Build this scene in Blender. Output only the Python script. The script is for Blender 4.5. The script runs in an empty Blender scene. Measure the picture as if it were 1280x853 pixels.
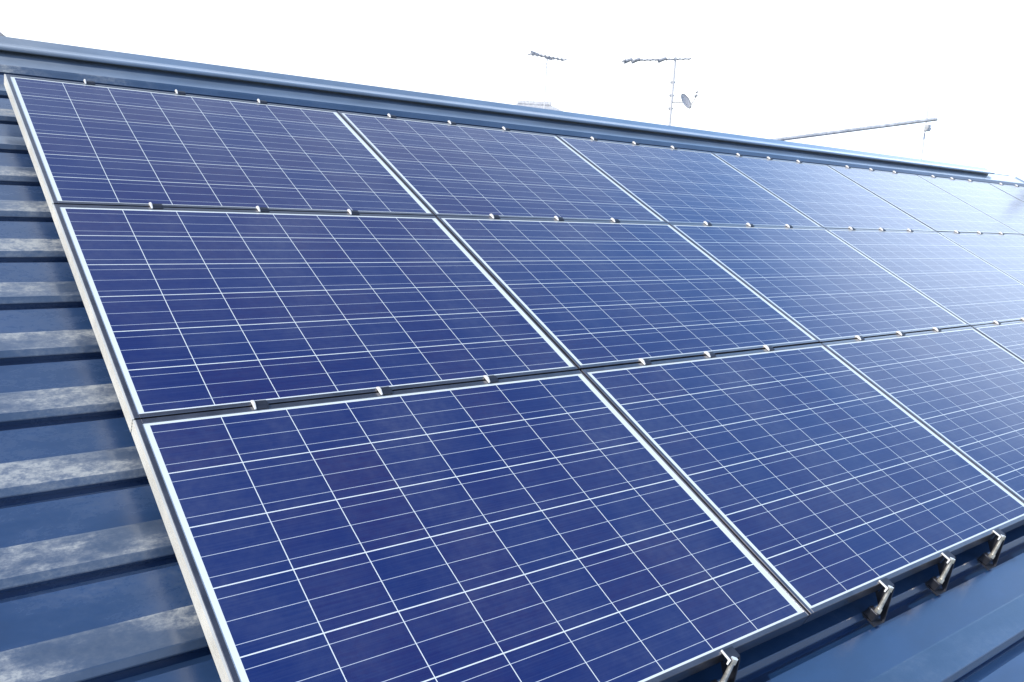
import bpy, bmesh, math, random
from mathutils import Vector, Matrix, Euler

random.seed(7)
scn = bpy.context.scene
C = scn.collection
SL = math.radians(26)                       # roof pitch

# ------------------------------------------------------------------ camera
cd = bpy.data.cameras.new('camera'); cam = bpy.data.objects.new('camera', cd); C.objects.link(cam)
rt = Vector((0.7949580531535739, -0.6042479159546272, 0.05409389790696639))
up = Vector((0.06281486957134161, 0.1706700348994707, 0.9833239706974243))
bk = Vector((-0.6034036674457779, -0.7783034082232347, 0.17363127270478068))
M = Matrix.Identity(4)
for i, v in enumerate((rt, up, bk)):
    for j in range(3): M[j][i] = v[j]
M.translation = Vector((-0.4551087760260315, -3.7298612693647115, -0.32883802478533775))
cam.matrix_world = M
cd.sensor_width = 36; cd.lens = 1053.8 / 1280 * 36
cd.clip_start = .05; cd.clip_end = 3000
scn.camera = cam
scn.render.resolution_x = 1024; scn.render.resolution_y = 682
scn.view_settings.view_transform = 'Standard'; scn.view_settings.look = 'None'
scn.view_settings.gamma = 1; scn.view_settings.exposure = 0.42
scn.render.engine = 'CYCLES'

# ------------------------------------------------------------------ sky and sun
SUN = Vector((-0.78, -0.09, 0.60)).normalized()
w = bpy.data.worlds.new('World'); scn.world = w; w.use_nodes = True
nt = w.node_tree; nt.nodes.clear()
def N(nt, t, **k):
    n = nt.nodes.new(t)
    for a, b in k.items(): setattr(n, a, b)
    return n
def math_(nt, op, a, b=None, clamp=False):
    n = N(nt, 'ShaderNodeMath', operation=op, use_clamp=clamp)
    for i, x in enumerate((a, b)):
        if x is None: continue
        if isinstance(x, (int, float)): n.inputs[i].default_value = x
        else: nt.links.new(x, n.inputs[i])
    return n.outputs[0]
def mixc(nt, f, a, b):
    n = N(nt, 'ShaderNodeMix', data_type='RGBA')
    for i, x in ((0, f), (6, a), (7, b)):
        if isinstance(x, (int, float)): n.inputs[i].default_value = x
        elif isinstance(x, tuple): n.inputs[i].default_value = (*x, 1)
        else: nt.links.new(x, n.inputs[i])
    return n.outputs[2]
def remap(nt, v, a, b, c, d, smooth=False):
    n = N(nt, 'ShaderNodeMapRange'); n.interpolation_type = 'SMOOTHSTEP' if smooth else 'LINEAR'
    nt.links.new(v, n.inputs[0])
    for i, x in enumerate((a, b, c, d)): n.inputs[i+1].default_value = x
    return n.outputs[0]
sky = N(nt, 'ShaderNodeTexSky', sky_type='NISHITA'); sky.sun_disc = False
sky.sun_elevation = math.asin(SUN.z); sky.sun_rotation = math.atan2(SUN.x, SUN.y)
sky.dust_density = 2.0; sky.air_density = 1.0
tc = N(nt, 'ShaderNodeTexCoord'); sp = N(nt, 'ShaderNodeSeparateXYZ'); nt.links.new(tc.outputs['Generated'], sp.inputs[0])
el = sp.outputs[2]
nz = N(nt, 'ShaderNodeTexNoise'); nz.inputs['Scale'].default_value = 2.6; nz.inputs['Detail'].default_value = 5
nt.links.new(tc.outputs['Generated'], nz.inputs['Vector'])
haze = remap(nt, el, .40, .90, 1.0, .12, True)          # thin high cloud, thick towards the horizon
puff = remap(nt, nz.outputs[0], .35, .7, -.10, .22)
f = math_(nt, 'ADD', haze, puff, True)
hi = math_(nt, 'MULTIPLY', remap(nt, el, .17, .43, 0, 1, True), remap(nt, sp.outputs[1], .34, .60, 1, .5, True))
cloud = mixc(nt, hi, (12.4, 12.9, 13.4), (2.7, 5.5, 10.4))
gd = N(nt, 'ShaderNodeVectorMath', operation='DOT_PRODUCT'); nt.links.new(tc.outputs['Generated'], gd.inputs[0])
gd.inputs[1].default_value = Vector((.935, .27, .21)).normalized()      # glow added to the sky off right, for panel glare
glow = remap(nt, gd.outputs['Value'], .935, 1.0, 0, 1, True)
cloud = mixc(nt, remap(nt, sp.outputs[1], -.5, .15, .75, 0, True), cloud, (3.6, 5.4, 8.6))      # added darkening behind the camera, keeps lip reflections dark
cloud = mixc(nt, glow, cloud, (13.6, 16.4, 20.3))
bg = N(nt, 'ShaderNodeBackground'); bg.inputs[1].default_value = .1
nt.links.new(mixc(nt, f, sky.outputs[0], cloud), bg.inputs[0])
wo = N(nt, 'ShaderNodeOutputWorld'); nt.links.new(bg.outputs[0], wo.inputs[0])

sd = bpy.data.lights.new('sun', 'SUN'); sd.energy = 3.2; sd.angle = math.radians(.6); sd.color = (1, .93, .82)
so = bpy.data.objects.new('sun', sd); C.objects.link(so)
so.rotation_euler = SUN.to_track_quat('Z', 'Y').to_euler(); so.location = (-8, 1, 9)

# ------------------------------------------------------------------ materials
def mat(name, base=(.5, .5, .5), rough=.5, metal=0., spec=.5, coat=0., coat_rough=.05):
    m = bpy.data.materials.new(name); m.use_nodes = True
    p = m.node_tree.nodes['Principled BSDF']
    p.inputs['Base Color'].default_value = (*base, 1); p.inputs['Roughness'].default_value = rough
    p.inputs['Metallic'].default_value = metal; p.inputs['Specular IOR Level'].default_value = spec
    p.inputs['Coat Weight'].default_value = coat; p.inputs['Coat Roughness'].default_value = coat_rough
    return m, m.node_tree, p
def objco(nt):
    t = N(nt, 'ShaderNodeTexCoord'); return t.outputs['Object']
def noise(nt, vec, scale, detail=4, rough=.55, st=(1, 1, 1)):
    mp = N(nt, 'ShaderNodeMapping'); mp.inputs['Scale'].default_value = st; nt.links.new(vec, mp.inputs[0])
    n = N(nt, 'ShaderNodeTexNoise'); n.inputs['Scale'].default_value = scale; n.inputs['Detail'].default_value = detail
    n.inputs['Roughness'].default_value = rough; nt.links.new(mp.outputs[0], n.inputs['Vector']); return n.outputs[0]
def bump(nt, p, h, strength, dist, sock='Normal'):
    b = N(nt, 'ShaderNodeBump'); b.inputs['Strength'].default_value = strength; b.inputs['Distance'].default_value = dist
    nt.links.new(h, b.inputs['Height']); nt.links.new(b.outputs[0], p.inputs[sock])

# worn anodised metal of the module frames
def metal_mat(name, base, rough, metal=1., var=.25, scale=14):
    m, t, p = mat(name, base, rough, metal)
    n = noise(t, objco(t), scale, 5, .6, (1, 1, 1))
    t.links.new(mixc(t, remap(t, n, .3, .7, 0, 1), tuple(c*(1-var) for c in base), tuple(min(1, c*(1+var)) for c in base)), p.inputs['Base Color'])
    t.links.new(remap(t, n, .3, .7, rough*.8, min(1, rough*1.25)), p.inputs['Roughness'])
    return m
M_frame = metal_mat('dark_anodised', (.12, .12, .145), .34, .8)
M_frame.node_tree.nodes['Principled BSDF'].inputs['Coat Weight'].default_value = 1
M_frame.node_tree.nodes['Principled BSDF'].inputs['Coat Roughness'].default_value = .16
M_clamp = metal_mat('clamp_dark', (.075, .08, .10), .42, .8)
M_cut = metal_mat('cut_aluminium', (.92, .90, .86), .55, .1)
M_bolt = metal_mat('zinc_bolt', (.74, .72, .66), .36, .8, .3, 60)
M_sunlit_side = metal_mat('sunlit_cream', (.76, .74, .67), .48, .35, .10, 6)  # cream colour stands in for sun glint on the frame sides
M_groove = metal_mat('shaded_groove', (.20, .16, .11), .7, .1)  # dark colour stands in for shade inside the grooves
M_galv = metal_mat('galvanised', (.62, .63, .65), .5, .5)
M_pale = metal_mat('pale_painted', (.66, .66, .69), .5, 0., .08)
M_ant = metal_mat('antenna_grey', (.40, .42, .47), .5, .3)
M_black = mat('black_plastic', (.03, .03, .035), .5)[0]

# laminate: cells, ribbons and white backsheet under glass
CPU = .160; CPV = .1585; U0 = .0245; V0 = .0212
def laminate():
    m, t, p = mat('cell_laminate', (.02, .03, .1), .55, 0, .06, 1, .07)
    co = objco(t); s = N(t, 'ShaderNodeSeparateXYZ'); t.links.new(co, s.inputs[0])
    u = math_(t, 'DIVIDE', math_(t, 'SUBTRACT', s.outputs[0], U0), CPU)
    v = math_(t, 'DIVIDE', math_(t, 'SUBTRACT', math_(t, 'MULTIPLY', s.outputs[1], -1), V0), CPV)
    fu = math_(t, 'FRACT', u); fv = math_(t, 'FRACT', v)
    du = math_(t, 'SUBTRACT', .5, math_(t, 'ABSOLUTE', math_(t, 'SUBTRACT', fu, .5)))   # distance to the cell joint
    dv = math_(t, 'SUBTRACT', .5, math_(t, 'ABSOLUTE', math_(t, 'SUBTRACT', fv, .5)))
    gu = math_(t, 'LESS_THAN', du, .0064); gv = math_(t, 'LESS_THAN', dv, .0086)
    def inside(x, a, b): return math_(t, 'MULTIPLY', math_(t, 'GREATER_THAN', x, a), math_(t, 'LESS_THAN', x, b))
    ins = math_(t, 'MULTIPLY', inside(u, .008, 7.992), inside(v, .008, 5.992))
    white = math_(t, 'MAXIMUM', math_(t, 'MAXIMUM', gu, gv), math_(t, 'SUBTRACT', 1, ins))
    # three ribbons per cell
    fb = math_(t, 'FRACT', math_(t, 'ADD', math_(t, 'MULTIPLY', fv, 3), 0.0))
    rib = math_(t, 'LESS_THAN', math_(t, 'ABSOLUTE', math_(t, 'SUBTRACT', fb, .5)), .0122)
    rib = math_(t, 'MULTIPLY', rib, inside(u, -.03, 8.03))
    # per cell tone and crystal mottling
    cu = math_(t, 'FLOOR', u); cv = math_(t, 'FLOOR', v)
    cb = N(t, 'ShaderNodeCombineXYZ'); t.links.new(cu, cb.inputs[0]); t.links.new(cv, cb.inputs[1])
    oi = N(t, 'ShaderNodeObjectInfo'); t.links.new(math_(t, 'MULTIPLY', oi.outputs['Random'], 91.7), cb.inputs[2])
    wn = N(t, 'ShaderNodeTexWhiteNoise'); t.links.new(cb.outputs[0], wn.inputs['Vector'])
    tone = wn.outputs['Value']
    cs = mixc(t, tone, (.0040, .0190, .122), (.0128, .0150, .104))
    vo = N(t, 'ShaderNodeTexVoronoi'); vo.inputs['Scale'].default_value = 55
    mp = N(t, 'ShaderNodeMapping'); mp.inputs['Scale'].default_value = (1, 1.9, 1); t.links.new(co, mp.inputs[0]); t.links.new(mp.outputs[0], vo.inputs['Vector'])
    sv = N(t, 'ShaderNodeSeparateColor'); t.links.new(vo.outputs['Color'], sv.inputs[0])
    cs = mixc(t, math_(t, 'MULTIPLY', sv.outputs[0], .42), cs, (.008, .026, .135))
    # fine print lines across the cell
    st = noise(t, co, 1, 2, .5, (3, 260, 1))
    cs = mixc(t, remap(t, st, .35, .75, 0, .45), cs, (.028, .045, .15))
    col = mixc(t, rib, cs, (.52, .58, .68))
    col = mixc(t, white, col, (.74, .80, .82))
    # thin film of dust on the glass
    d = noise(t, co, 2.3, 7, .62, (1, .8, 1)); d2 = noise(t, co, 38, 3, .6)
    dust = math_(t, 'MULTIPLY', remap(t, d, .42, .80, .0, .09), remap(t, d2, .3, .7, .5, 1.3))
    spv = N(t, 'ShaderNodeTexVoronoi'); spv.inputs['Scale'].default_value = 3.1; t.links.new(co, spv.inputs['Vector'])
    spot = math_(t, 'LESS_THAN', spv.outputs['Distance'], .012)
    dust = math_(t, 'ADD', dust, math_(t, 'MULTIPLY', spot, .5), True)
    t.links.new(mixc(t, dust, col, (.42, .44, .46)), p.inputs['Base Color'])
    t.links.new(remap(t, d, .3, .8, .085, .16), p.inputs['Coat Roughness'])
    p.inputs['Coat IOR'].default_value = 1.48
    bump(t, p, noise(t, co, 7, 3, .5), .05, .01, 'Coat Normal')
    return m
M_lam = laminate()

# pre-painted roof steel
def roof_mat(name, base, dusty, rough=.26, chalk_glare=.06, ior=1.8):
    m, t, p = mat(name, base, rough, 0, .55, .9, .14)
    co = objco(t)
    a = noise(t, co, 2.6, 8, .62, (1, 2.2, 1)); b = noise(t, co, 34, 6, .72, (1, 1.3, 1)); c = noise(t, co, 1.1, 3, .5)
    e = noise(t, co, 120, 3, .7, (1, 1.6, 1))
    sx = N(t, 'ShaderNodeSeparateXYZ'); t.links.new(co, sx.inputs[0])
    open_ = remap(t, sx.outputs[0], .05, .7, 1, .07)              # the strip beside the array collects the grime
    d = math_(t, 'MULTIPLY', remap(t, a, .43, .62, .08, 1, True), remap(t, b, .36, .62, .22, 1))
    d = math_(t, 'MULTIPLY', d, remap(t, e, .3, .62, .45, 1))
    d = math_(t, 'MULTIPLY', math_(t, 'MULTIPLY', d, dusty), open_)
    film = math_(t, 'MULTIPLY', remap(t, c, .3, .7, chalk_glare*.5, chalk_glare*1.5), open_)  # pale film; on bands and cap it stands in for reflected sky
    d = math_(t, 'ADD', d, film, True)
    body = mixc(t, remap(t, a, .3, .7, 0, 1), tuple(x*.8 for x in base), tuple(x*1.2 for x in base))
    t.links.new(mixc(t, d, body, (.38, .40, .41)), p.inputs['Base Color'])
    r = remap(t, d, 0, .8, rough, .75); t.links.new(r, p.inputs['Roughness'])
    t.links.new(remap(t, d, .05, .7, .9, .15), p.inputs['Coat Weight'])
    p.inputs['Coat IOR'].default_value = ior
    h = math_(t, 'ADD', math_(t, 'MULTIPLY', b, .25), noise(t, co, 3, 2, .5, (1, 3, 1)))
    bump(t, p, h, .12, .02)
    return m
NAVY = (.018, .055, .135)
M_flat = roof_mat('roof_paint_flat', (.012, .048, .140), .12, .24, .025)
M_flat.node_tree.nodes['Principled BSDF'].inputs['Coat Roughness'].default_value = .30
M_band = roof_mat('roof_paint_dust_glare', NAVY, 1.4, .28, .12)  # real dust, plus a pale film painted in for sky reflection
M_lip = roof_mat('roof_paint_lip', NAVY, .45, .40, .06, 1.45)
M_cap = roof_mat('ridge_paint_glare', (.16, .23, .34), .3, .28, .38, 2.4)  # base and film lightened to stand in for grazing glare

# ------------------------------------------------------------------ helpers
def link(name, bm, mats, parent=None, loc=(0, 0, 0), rot=(0, 0, 0), smooth=False):
    me = bpy.data.meshes.new(name); bmesh.ops.recalc_face_normals(bm, faces=bm.faces); bm.to_mesh(me); bm.free()
    for m in (mats if isinstance(mats, (list, tuple)) else [mats]): me.materials.append(m)
    if smooth:
        for p_ in me.polygons: p_.use_smooth = True
    o = bpy.data.objects.new(name, me); C.objects.link(o); o.location = loc; o.rotation_euler = rot
    if parent: o.parent = parent
    return o
def empty(name, label, cat, loc=(0, 0, 0), rot=(0, 0, 0), group=None):
    o = bpy.data.objects.new(name, None); C.objects.link(o); o.location = loc; o.rotation_euler = rot
    o.empty_display_size = .1; tag(o, label, cat, group); return o
def tag(o, label, cat, group=None):
    o['label'] = label; o['category'] = cat
    if group: o['group'] = group
def box(bm, x0, x1, y0, y1, z0, z1, mi=0, bev=0):
    vs = [bm.verts.new((x, y, z)) for x in (x0, x1) for y in (y0, y1) for z in (z0, z1)]
    q = lambda *i: bm.faces.new([vs[k] for k in i])
    fs = [q(0, 1, 3, 2), q(4, 6, 7, 5), q(0, 4, 5, 1), q(2, 3, 7, 6), q(0, 2, 6, 4), q(1, 5, 7, 3)]
    for f_ in fs: f_.material_index = mi
    if bev:
        es = list({e for f_ in fs for e in f_.edges})
        bmesh.ops.bevel(bm, geom=es, offset=bev, segments=1, affect='EDGES', profile=.5)
    return fs
def extrude(bm, prof, x0, x1, mi=0, nseg=1, cap=True, closed=True, mis=None):
    """profile (y,z) swept along x"""
    rings = []
    for k in range(nseg+1):
        x = x0+(x1-x0)*k/nseg
        rings.append([bm.verts.new((x, y, z)) for y, z in prof])
    n = len(prof)
    for k in range(nseg):
        for i in range(n if closed else n-1):
            f_ = bm.faces.new((rings[k][i], rings[k][(i+1) % n], rings[k+1][(i+1) % n], rings[k+1][i]))
            f_.material_index = mis[i] if mis else mi
    if cap and closed:
        for r in (rings[0], rings[-1]):
            f_ = bm.faces.new(r); f_.material_index = mi
def tube(bm, a, b, r0, r1=None, n=10, mi=0):
    a = Vector(a); b = Vector(b); r1 = r0 if r1 is None else r1
    q = (b-a).to_track_quat('Z', 'Y').to_matrix()
    ra = [bm.verts.new(a+q@Vector((math.cos(t)*r0, math.sin(t)*r0, 0))) for t in [2*math.pi*i/n for i in range(n)]]
    rb = [bm.verts.new(b+q@Vector((math.cos(t)*r1, math.sin(t)*r1, 0))) for t in [2*math.pi*i/n for i in range(n)]]
    for i in range(n):
        bm.faces.new((ra[i], ra[(i+1) % n], rb[(i+1) % n], rb[i])).material_index = mi
    bm.faces.new(ra).material_index = mi; bm.faces.new(rb).material_index = mi

# ------------------------------------------------------------------ ground
bm = bmesh.new(); g = 900
vs = [bm.verts.new(v) for v in ((-g, -g, 0), (g, -g, 0), (g, g, 0), (-g, g, 0))]; bm.faces.new(vs)
mg, t, p = mat('ground_soil', (.12, .13, .09), .9)
t.links.new(mixc(t, remap(t, noise(t, objco(t), .08, 6), .4, .6, 0, 1), (.07, .10, .045), (.20, .18, .14)), p.inputs['Base Color'])
go = link('ground', bm, mg, loc=(0, 0, -7.4)); go['kind'] = 'structure'

# ------------------------------------------------------------------ the house under the panels
UL, UR = -4.2, 9.75
RIDGE_V, EAVE_V = .56, 5.15
house = empty('house', 'house with a dark blue stepped metal roof that carries the solar panels', 'house')
cs, sn = math.cos(SL), math.sin(SL)
def seams():
    s = 3.005; out = []
    k = -16
    while True:
        x = s + k*.2375
        if x > EAVE_V: break
        if x > -.4: out.append(x)
        k += 1
    return out
prof = []; mis = []
def add(v, wd, mi): prof.append((-v, -wd)); mis.append(mi)
for s in seams():
    add(s-.010, .1380, 0)         # recess under the lap
    add(s+.006, .1370, 0)
    add(s+.031, .1165, 0)
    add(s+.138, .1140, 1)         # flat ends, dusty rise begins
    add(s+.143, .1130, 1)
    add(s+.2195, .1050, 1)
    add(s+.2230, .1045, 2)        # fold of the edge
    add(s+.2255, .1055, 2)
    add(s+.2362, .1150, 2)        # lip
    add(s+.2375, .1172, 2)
    add(s+.2350, .1190, 2)
    add(s+.2285, .1190, 0)
head = [(.52, .094), (.345, .0945), (.339, .0965), (.336, .1000), (.322, .1130), (.3195, .1160), (.322, .1185), (.330, .1190)]
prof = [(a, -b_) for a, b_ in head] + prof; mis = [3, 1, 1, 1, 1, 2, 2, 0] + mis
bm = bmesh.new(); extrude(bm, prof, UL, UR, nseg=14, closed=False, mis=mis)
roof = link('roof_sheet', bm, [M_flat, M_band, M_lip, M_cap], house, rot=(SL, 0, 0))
# other slope, falling away behind the ridge
bm = bmesh.new()
ry, rz = RIDGE_V*cs + .10*sn, RIDGE_V*sn - .10*cs
prof = [(ry, rz), (ry+4.6*cs, rz-4.6*sn), (ry+4.6*cs, rz-4.6*sn-.03), (ry, rz-.06)]
extrude(bm, prof, UL, UR, nseg=2); link('back_roof_slope', bm, M_flat, house)
# ridge cap: folded sheet with a rounded nose and a recess below it
def R(y, z): return (y*cs - z*sn, y*sn + z*cs)        # roof frame -> world
bm = bmesh.new()
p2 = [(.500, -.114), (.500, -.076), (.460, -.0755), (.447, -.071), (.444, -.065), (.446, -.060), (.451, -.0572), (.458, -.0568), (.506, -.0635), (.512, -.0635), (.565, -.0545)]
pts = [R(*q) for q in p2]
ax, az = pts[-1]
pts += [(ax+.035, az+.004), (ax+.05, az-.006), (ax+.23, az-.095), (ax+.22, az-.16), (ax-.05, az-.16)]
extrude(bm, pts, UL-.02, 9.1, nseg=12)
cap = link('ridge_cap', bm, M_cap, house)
bm = bmesh.new()
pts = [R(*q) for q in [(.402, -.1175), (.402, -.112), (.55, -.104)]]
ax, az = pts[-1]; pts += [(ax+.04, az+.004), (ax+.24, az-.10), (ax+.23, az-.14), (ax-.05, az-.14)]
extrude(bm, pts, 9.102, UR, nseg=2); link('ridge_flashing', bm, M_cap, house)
# verge trims and walls
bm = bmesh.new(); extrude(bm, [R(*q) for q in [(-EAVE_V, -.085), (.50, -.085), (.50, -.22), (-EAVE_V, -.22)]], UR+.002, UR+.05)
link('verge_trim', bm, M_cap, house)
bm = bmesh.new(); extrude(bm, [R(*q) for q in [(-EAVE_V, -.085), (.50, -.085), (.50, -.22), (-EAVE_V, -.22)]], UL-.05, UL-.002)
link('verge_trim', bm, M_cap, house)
M_wall = mat('house_siding', (.55, .53, .48), .8)[0]
bm = bmesh.new()
ye = -EAVE_V*cs+.5; yb = ry+4.1*cs
wall = [(ye, -7.4), (ye, ye*sn/cs-.20), (ry, rz-.12), (yb, rz-4.1*sn-.12), (yb, -7.4)]
extrude(bm, wall, UL+.35, UR-.35); link('wall', bm, M_wall, house)

# ------------------------------------------------------------------ solar panels
PU, PV = 1.335, .995
PW, PH, PT = 1.328, .989, .040
def frame_mesh():
    bm = bmesh.new()
    lu, lv = .0115, .0148
    b = .0009; ru = .0042; lb = .0128
    box(bm, 0, lu, -PH, 0, -PT, 0, bev=b); box(bm, PW-.0042, PW, -PH, 0, -PT, 0, bev=b)
    box(bm, lu+.0002, PW-ru-.0002, -lv, 0, -PT, -.0001, bev=b); box(bm, lu+.0002, PW-ru-.0002, -PH, -PH+lb, -PT, -.0001, bev=b)
    return bm
def lam_mesh():
    bm = bmesh.new(); box(bm, .009, PW-.0035, -PH+.010, -.010, -.0075, -.0022); return bm
def sunlit_side_mesh():
    # grooved strip along the open left edge; its cream stands in for sun glint
    prof = []
    x0 = -.0050
    zs = [-.0005, -.0070, -.0074, -.0096, -.0100, -.0160, -.0164, -.0186, -.0190, -.0250, -.0254, -.0276, -.0280, -.0395]
    for i, z in enumerate(zs):
        prof.append((x0+(.0030 if i % 4 in (2, 3) else 0), z))
    prof += [(-.0004, -.0395), (-.0004, -.0005)]
    bm = bmesh.new()
    ra = [bm.verts.new((x, -.0008, z)) for x, z in prof]; rb = [bm.verts.new((x, -PV+.0008+.002, z)) for x, z in prof]
    n = len(prof)
    for i in range(n):
        bm.faces.new((ra[i], ra[(i+1) % n], rb[(i+1) % n], rb[i])).material_index = int(i in (2, 6, 10))
    bm.faces.new(ra); bm.faces.new(rb); return bm
def clamp_mesh():
    # wedge shaped clamp bridging the joint; its sawn left end is bare metal
    bm = bmesh.new()
    x1 = .037
    prof = [(-.013, .0012), (-.013, .004), (-.002, .0100), (.010, .0100), (.017, .004), (.017, .0012)]
    extrude(bm, [(y, .0012+(z-.0012)*.6) for y, z in prof], .0042, x1, 0)
    extrude(bm, [(y*1.06, z*1.12) for y, z in prof], 0, .0040, 1)
    box(bm, .001, x1-.002, .0003, .0057, -.030, .0010, 0)
    return bm
me = {}
def proto(key, bm, mats):
    m_ = bpy.data.meshes.new(key); bmesh.ops.recalc_face_normals(bm, faces=bm.faces); bm.to_mesh(m_); bm.free()
    for q in mats: m_.materials.append(q)
    me[key] = m_
proto('frame', frame_mesh(), [M_frame]); proto('cell_glass', lam_mesh(), [M_lam]); proto('sunlit_side', sunlit_side_mesh(), [M_sunlit_side, M_groove])
proto('clamp', clamp_mesh(), [M_clamp, M_cut])
# bracket under the lower edge of the array
bm = bmesh.new()
prof = [(.006, .004), (-.020, .004), (-.026, -.004), (-.060, -.105), (-.052, -.105), (.004, -.052), (.004, -.0455), (-.0016, -.0455), (-.0016, .0012), (.006, .0012)]
extrude(bm, prof, .030, .034, 0)                          # gusset plate on the right
box(bm, .0, .0298, -.022, .006, .0012, .0042, 0)              # hook over the frame
box(bm, .0, .0298, -.0215, -.0185, -.012, .001, 0)
extrude(bm, [(.007, .001), (.007, .0055), (-.0225, .0055), (-.0225, -.010), (-.0190, -.010), (-.0175, .001)], -.003, -.0004, 1)
box(bm, -.012, .0298, -.058, -.010, -.108, -.1035, 0)         # foot
box(bm, -.010, .010, -.045, -.015, -.1033, -.074, 0, .002)
proto('mounting_bracket', bm, [M_clamp, M_cut])
bm = bmesh.new()
tube(bm, (.010, -.024, -.004), (-.001, -.036, -.060), .0052, .0066, 12)
tube(bm, (.0125, -.0215, .006), (.0098, -.0245, -.006), .0085, .0085, 6)
tube(bm, (-.001, -.036, -.0602), (-.003, -.038, -.072), .0095, .0095, 6)
proto('bolt', bm, [M_bolt])
def part(key, parent, loc, rz=0):
    o = bpy.data.objects.new(key, me[key]); C.objects.link(o); o.parent = parent; o.location = loc
    o.rotation_euler = (0, 0, rz); return o
rows = [('top', 7), ('middle', 6), ('bottom', 4)]
ORD = ['leftmost', 'second from the left', 'third from the left', 'fourth from the left', 'fifth from the left', 'sixth from the left', 'farthest right']
rowtxt = {'top': 'top row', 'middle': 'middle row', 'bottom': 'bottom row'}
for r, (rn, nc) in enumerate(rows):
    for c in range(nc):
        extra = ', cream side edge' if c == 0 else ''
        pos = ORD[c] if c < nc-1 else ('cut off by the right border' if rn != 'top' else 'farthest right')
        if rn == 'middle' and c == 5: pos = 'sliver at the right border'
        pan = empty('solar_panel', f'dark blue solar panel in the {rowtxt[rn]}, {pos}{extra}', 'solar panel', R3 := (0, 0, 0), (SL, 0, 0), 'solar panels on the roof')
        jx, jy, jz = random.uniform(-.001, .001), random.uniform(-.0012, .0012), random.uniform(-.0008, .0008)
        lx, ly = c*PU+jx, -r*PV+jy
        y, z = R(ly, jz); pan.location = (lx, y, z)
        pan.rotation_euler = (SL+random.uniform(-.0008, .0008), random.uniform(-.0006, .0006), random.uniform(-.0005, .0005))
        part('frame', pan, (0, 0, 0)); part('cell_glass', pan, (0, 0, 0))
        if c == 0: part('sunlit_side', pan, (0, 0, 0))
        for q, cu in enumerate((.290, .634, .982)):
            ju = random.uniform(-.006, .006)
            part('clamp', pan, (cu+ju-.02, 0 if r else -.001, 0), random.uniform(-.03, .03))
        if r == 2:
            for cu in (.325, .670, 1.003):
                b = part('mounting_bracket', pan, (cu-.004, -PH-.0005, 0))
                part('bolt', b, (0, 0, 0))

# ------------------------------------------------------------------ beyond the ridge
def hip_house(label, cx, cy, rot, w_, d_, top, eave, col, ground=-7.4, ridge=.0):
    h = empty('neighbour_house', label, 'house', (cx, cy, ground), (0, 0, rot))
    bm = bmesh.new(); t_ = top-ground; e = eave-ground
    a = [bm.verts.new((x, y, e)) for x, y in ((-w_, -d_), (w_, -d_), (w_, d_), (-w_, d_))]
    rdg = [bm.verts.new((-ridge, 0, t_)), bm.verts.new((ridge, 0, t_))]
    bm.faces.new((a[0], a[1], rdg[1], rdg[0])); bm.faces.new((a[1], a[2], rdg[1])); bm.faces.new((a[2], a[3], rdg[0], rdg[1])); bm.faces.new((a[3], a[0], rdg[0]))
    bm.faces.new(a[::-1])
    link('roof', bm, col, h)
    bm = bmesh.new(); tube(bm, (-ridge, 0, t_+.02), (ridge, 0, t_+.02), .10, .10, 8); link('ridge_tile', bm, col, h)
    bm = bmesh.new(); box(bm, -w_+.5, w_-.5, -d_+.5, d_-.5, 0, e-.01); link('wall', bm, M_wall, h)
    return h
M_r1 = metal_mat('weathered_roof', (.20, .21, .23), .6, 0.)
M_r2 = metal_mat('pale_roof', (.52, .53, .56), .5, 0.)
ang = math.atan2(-.604, .795)
hip_house('pale grey roof top of a house peeping over the middle of the ridge', 19.3, 21.2, ang, 5.0, 4.5, 2.86, .6, M_r2, ridge=.62)
hip_house('grey roof corner of a house behind the left end of the ridge', -.6, 19.2, -.25, 5.6, 4.2, 3.8, .3, M_r1, ridge=1.2)

# satellite dish and aerial on one mast
ant = empty('antenna_mast', 'pale mast with a satellite dish and a long aerial behind the ridge', 'antenna', (20.08, 15.30, -2.0))
def L(o, x, y, z): return (x-o.location.x, y-o.location.y, z-o.location.z)
bm = bmesh.new(); tube(bm, (0, 0, -5.4), L(ant, 20.117, 15.265, 4.12), .050, .045, 10); link('mast', bm, M_pale, ant)
bm = bmesh.new()
a = Vector(L(ant, 18.662, 16.039, 3.878)); b = Vector(L(ant, 20.565, 15.069, 4.10))
tube(bm, a, b, .024, .020, 8)
per = (b-a).cross(Vector((0, 0, 1))).normalized()
for k in range(13):
    q = a+(b-a)*(k/12); ln = .17-.006*k; tube(bm, q-per*ln, q+per*ln, .024, .024, 6)
link('aerial', bm, M_ant, ant)
for k in (0.0, .12, .52):
    bm = bmesh.new(); tube(bm, a+(b-a)*k+Vector((0, 0, -.05)), a+(b-a)*(k+.12)+Vector((0, 0, .04)), .055, .045, 8); link('reflector', bm, M_ant, ant)
for z in (3.35, 2.95, 2.55):
    bm = bmesh.new(); zz = z+2.0; box(bm, -.05, .12, -.05, .05, zz-.03, zz+.03, bev=.006); link('mast_clamp', bm, M_galv, ant)
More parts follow.
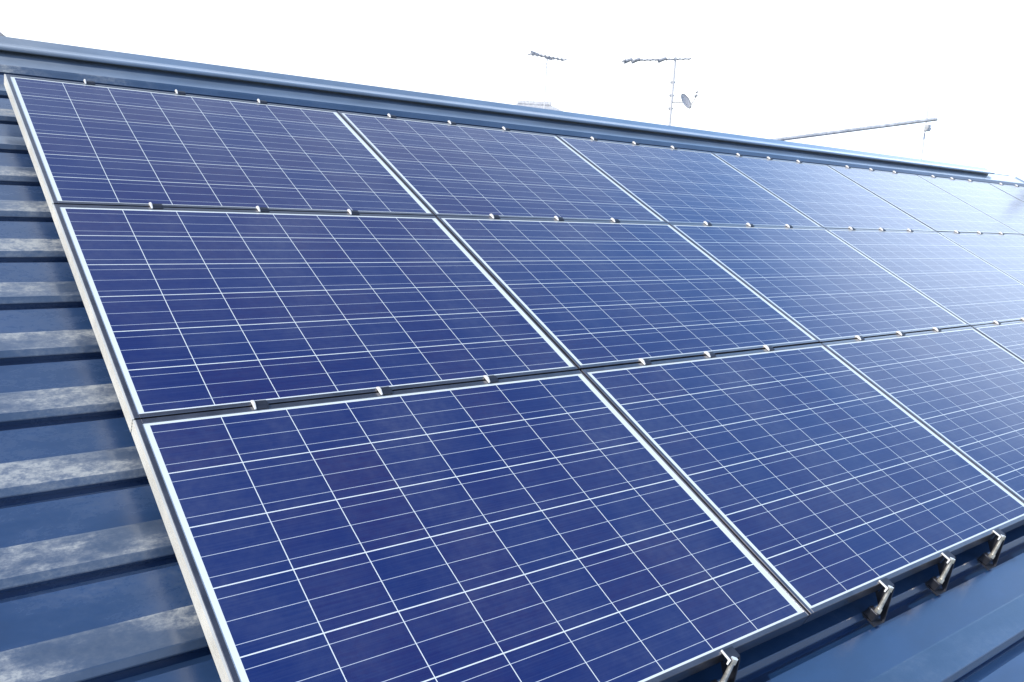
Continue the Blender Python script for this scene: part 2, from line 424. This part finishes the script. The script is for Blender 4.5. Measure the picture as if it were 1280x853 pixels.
# dish
dish = bpy.data.meshes.new('dish'); bm = bmesh.new()
dirn = Vector((.1, -.8, .45)).normalized(); qd = dirn.to_track_quat('Z', 'Y').to_matrix()
dc = Vector(L(ant, 20.40, 14.96, 2.76))
prev = None
for ir in range(6):
    r_ = .25*ir/5; zz = .9*r_*r_
    ring = [bm.verts.new(dc+qd@Vector((math.cos(a_)*r_, math.sin(a_)*r_*1.08, zz))) for a_ in [2*math.pi*i/28 for i in range(28)]] if ir else [bm.verts.new(dc)]
    if prev:
        for i in range(28):
            if len(prev) == 1: bm.faces.new((prev[0], ring[i], ring[(i+1) % 28]))
            else: bm.faces.new((prev[i], ring[i], ring[(i+1) % 28], prev[(i+1) % 28]))
    prev = ring
geo = bmesh.ops.solidify(bm, geom=bm.faces[:], thickness=.008)
dobj = link('dish', bm, M_pale, ant, smooth=True)
bm = bmesh.new(); feed = dc+dirn*.5+Vector((0, 0, -.04)); low = dc+qd@Vector((0, -.26, .05))
tube(bm, low, feed, .014, .014, 6); tube(bm, dc-dirn*.01, Vector((.02, 0, dc.z-.02)), .02, .02, 8); link('dish_arm', bm, M_galv, ant)
bm = bmesh.new(); tube(bm, feed, feed-dirn*.09, .030, .045, 10); tube(bm, feed+Vector((.03, 0, .11)), feed+Vector((.0, 0, .11))-dirn*.08, .026, .04, 10); link('feed_horn', bm, M_ant, ant)

a2 = empty('roof_aerial', 'small grey aerial on a thin white mast left of the dish', 'antenna', (18.6, 19.75, -2.0))
bm = bmesh.new(); tube(bm, (0, 0, -5.4), (0, 0, 6.33), .026, .020, 8); link('mast', bm, M_pale, a2)
bm = bmesh.new(); a = Vector(L(a2, 18.0, 19.92, 4.34)); b = Vector(L(a2, 19.21, 19.58, 4.27)); tube(bm, a, b, .03, .024, 8)
per = (b-a).cross(Vector((0, 0, 1))).normalized()
for k in range(9):
    q = a+(b-a)*(k/8); tube(bm, q-per*.2, q+per*.2, .024, .022, 6)
tube(bm, a+Vector((0, 0, .08)), a+(b-a)*.25+Vector((0, 0, .03)), .035, .03, 8); tube(bm, a+(b-a)*.45+Vector((0, 0, -.03)), a+(b-a)*.65+Vector((0, 0, -.06)), .035, .03, 8)
link('aerial', bm, M_ant, a2)

a3 = empty('pole_aerial', 'thin mast carrying a slanting grey tube behind the right end of the ridge', 'antenna', (10.2, 1.79, -1.6))
bm = bmesh.new(); tube(bm, (0, 0, -5.8), (-.012, .02, 2.60), .012, .010, 8); link('mast', bm, M_pale, a3)
bm = bmesh.new(); tube(bm, L(a3, 10.153, 1.663, .841), L(a3, 8.30, 2.86, .435), .022, .022, 12); link('boom', bm, M_galv, a3)
bm = bmesh.new(); box(bm, -.03, .03, -.03, .03, 2.30, 2.38, bev=.006); box(bm, -.02, .08, -.012, .012, 2.325, 2.345); link('mast_clamp', bm, M_galv, a3)

# street pole to the right, seen mirrored in the last panels
up_ = empty('utility_pole', 'concrete utility pole with a grey transformer standing to the right of the house', 'utility pole', (21.4, 3.25, -7.4))
M_conc = metal_mat('concrete_grey', (.34, .33, .31), .8, 0., .12)
bm = bmesh.new(); tube(bm, (0, 0, 0), (0, 0, 11.6), .17, .11, 14); link('pole', bm, M_conc, up_)
for z, l in ((11.2, .9), (10.3, .75)):
    bm = bmesh.new(); box(bm, -.05, .05, -l, l, z-.05, z+.05, bev=.01); ca = link('crossarm', bm, M_galv, up_)
    for q in (-l+.1, 0.35, l-.1):
        bm = bmesh.new(); tube(bm, (0, q, z+.051), (0, q, z+.20), .05, .035, 10); link('insulator', bm, M_pale, ca)
bm = bmesh.new(); tube(bm, (-.42, 0, 8.9), (-.42, 0, 9.7), .26, .26, 20); tube(bm, (-.42, 0, 9.7), (-.42, 0, 9.76), .28, .28, 20); link('transformer', bm, M_ant, up_)
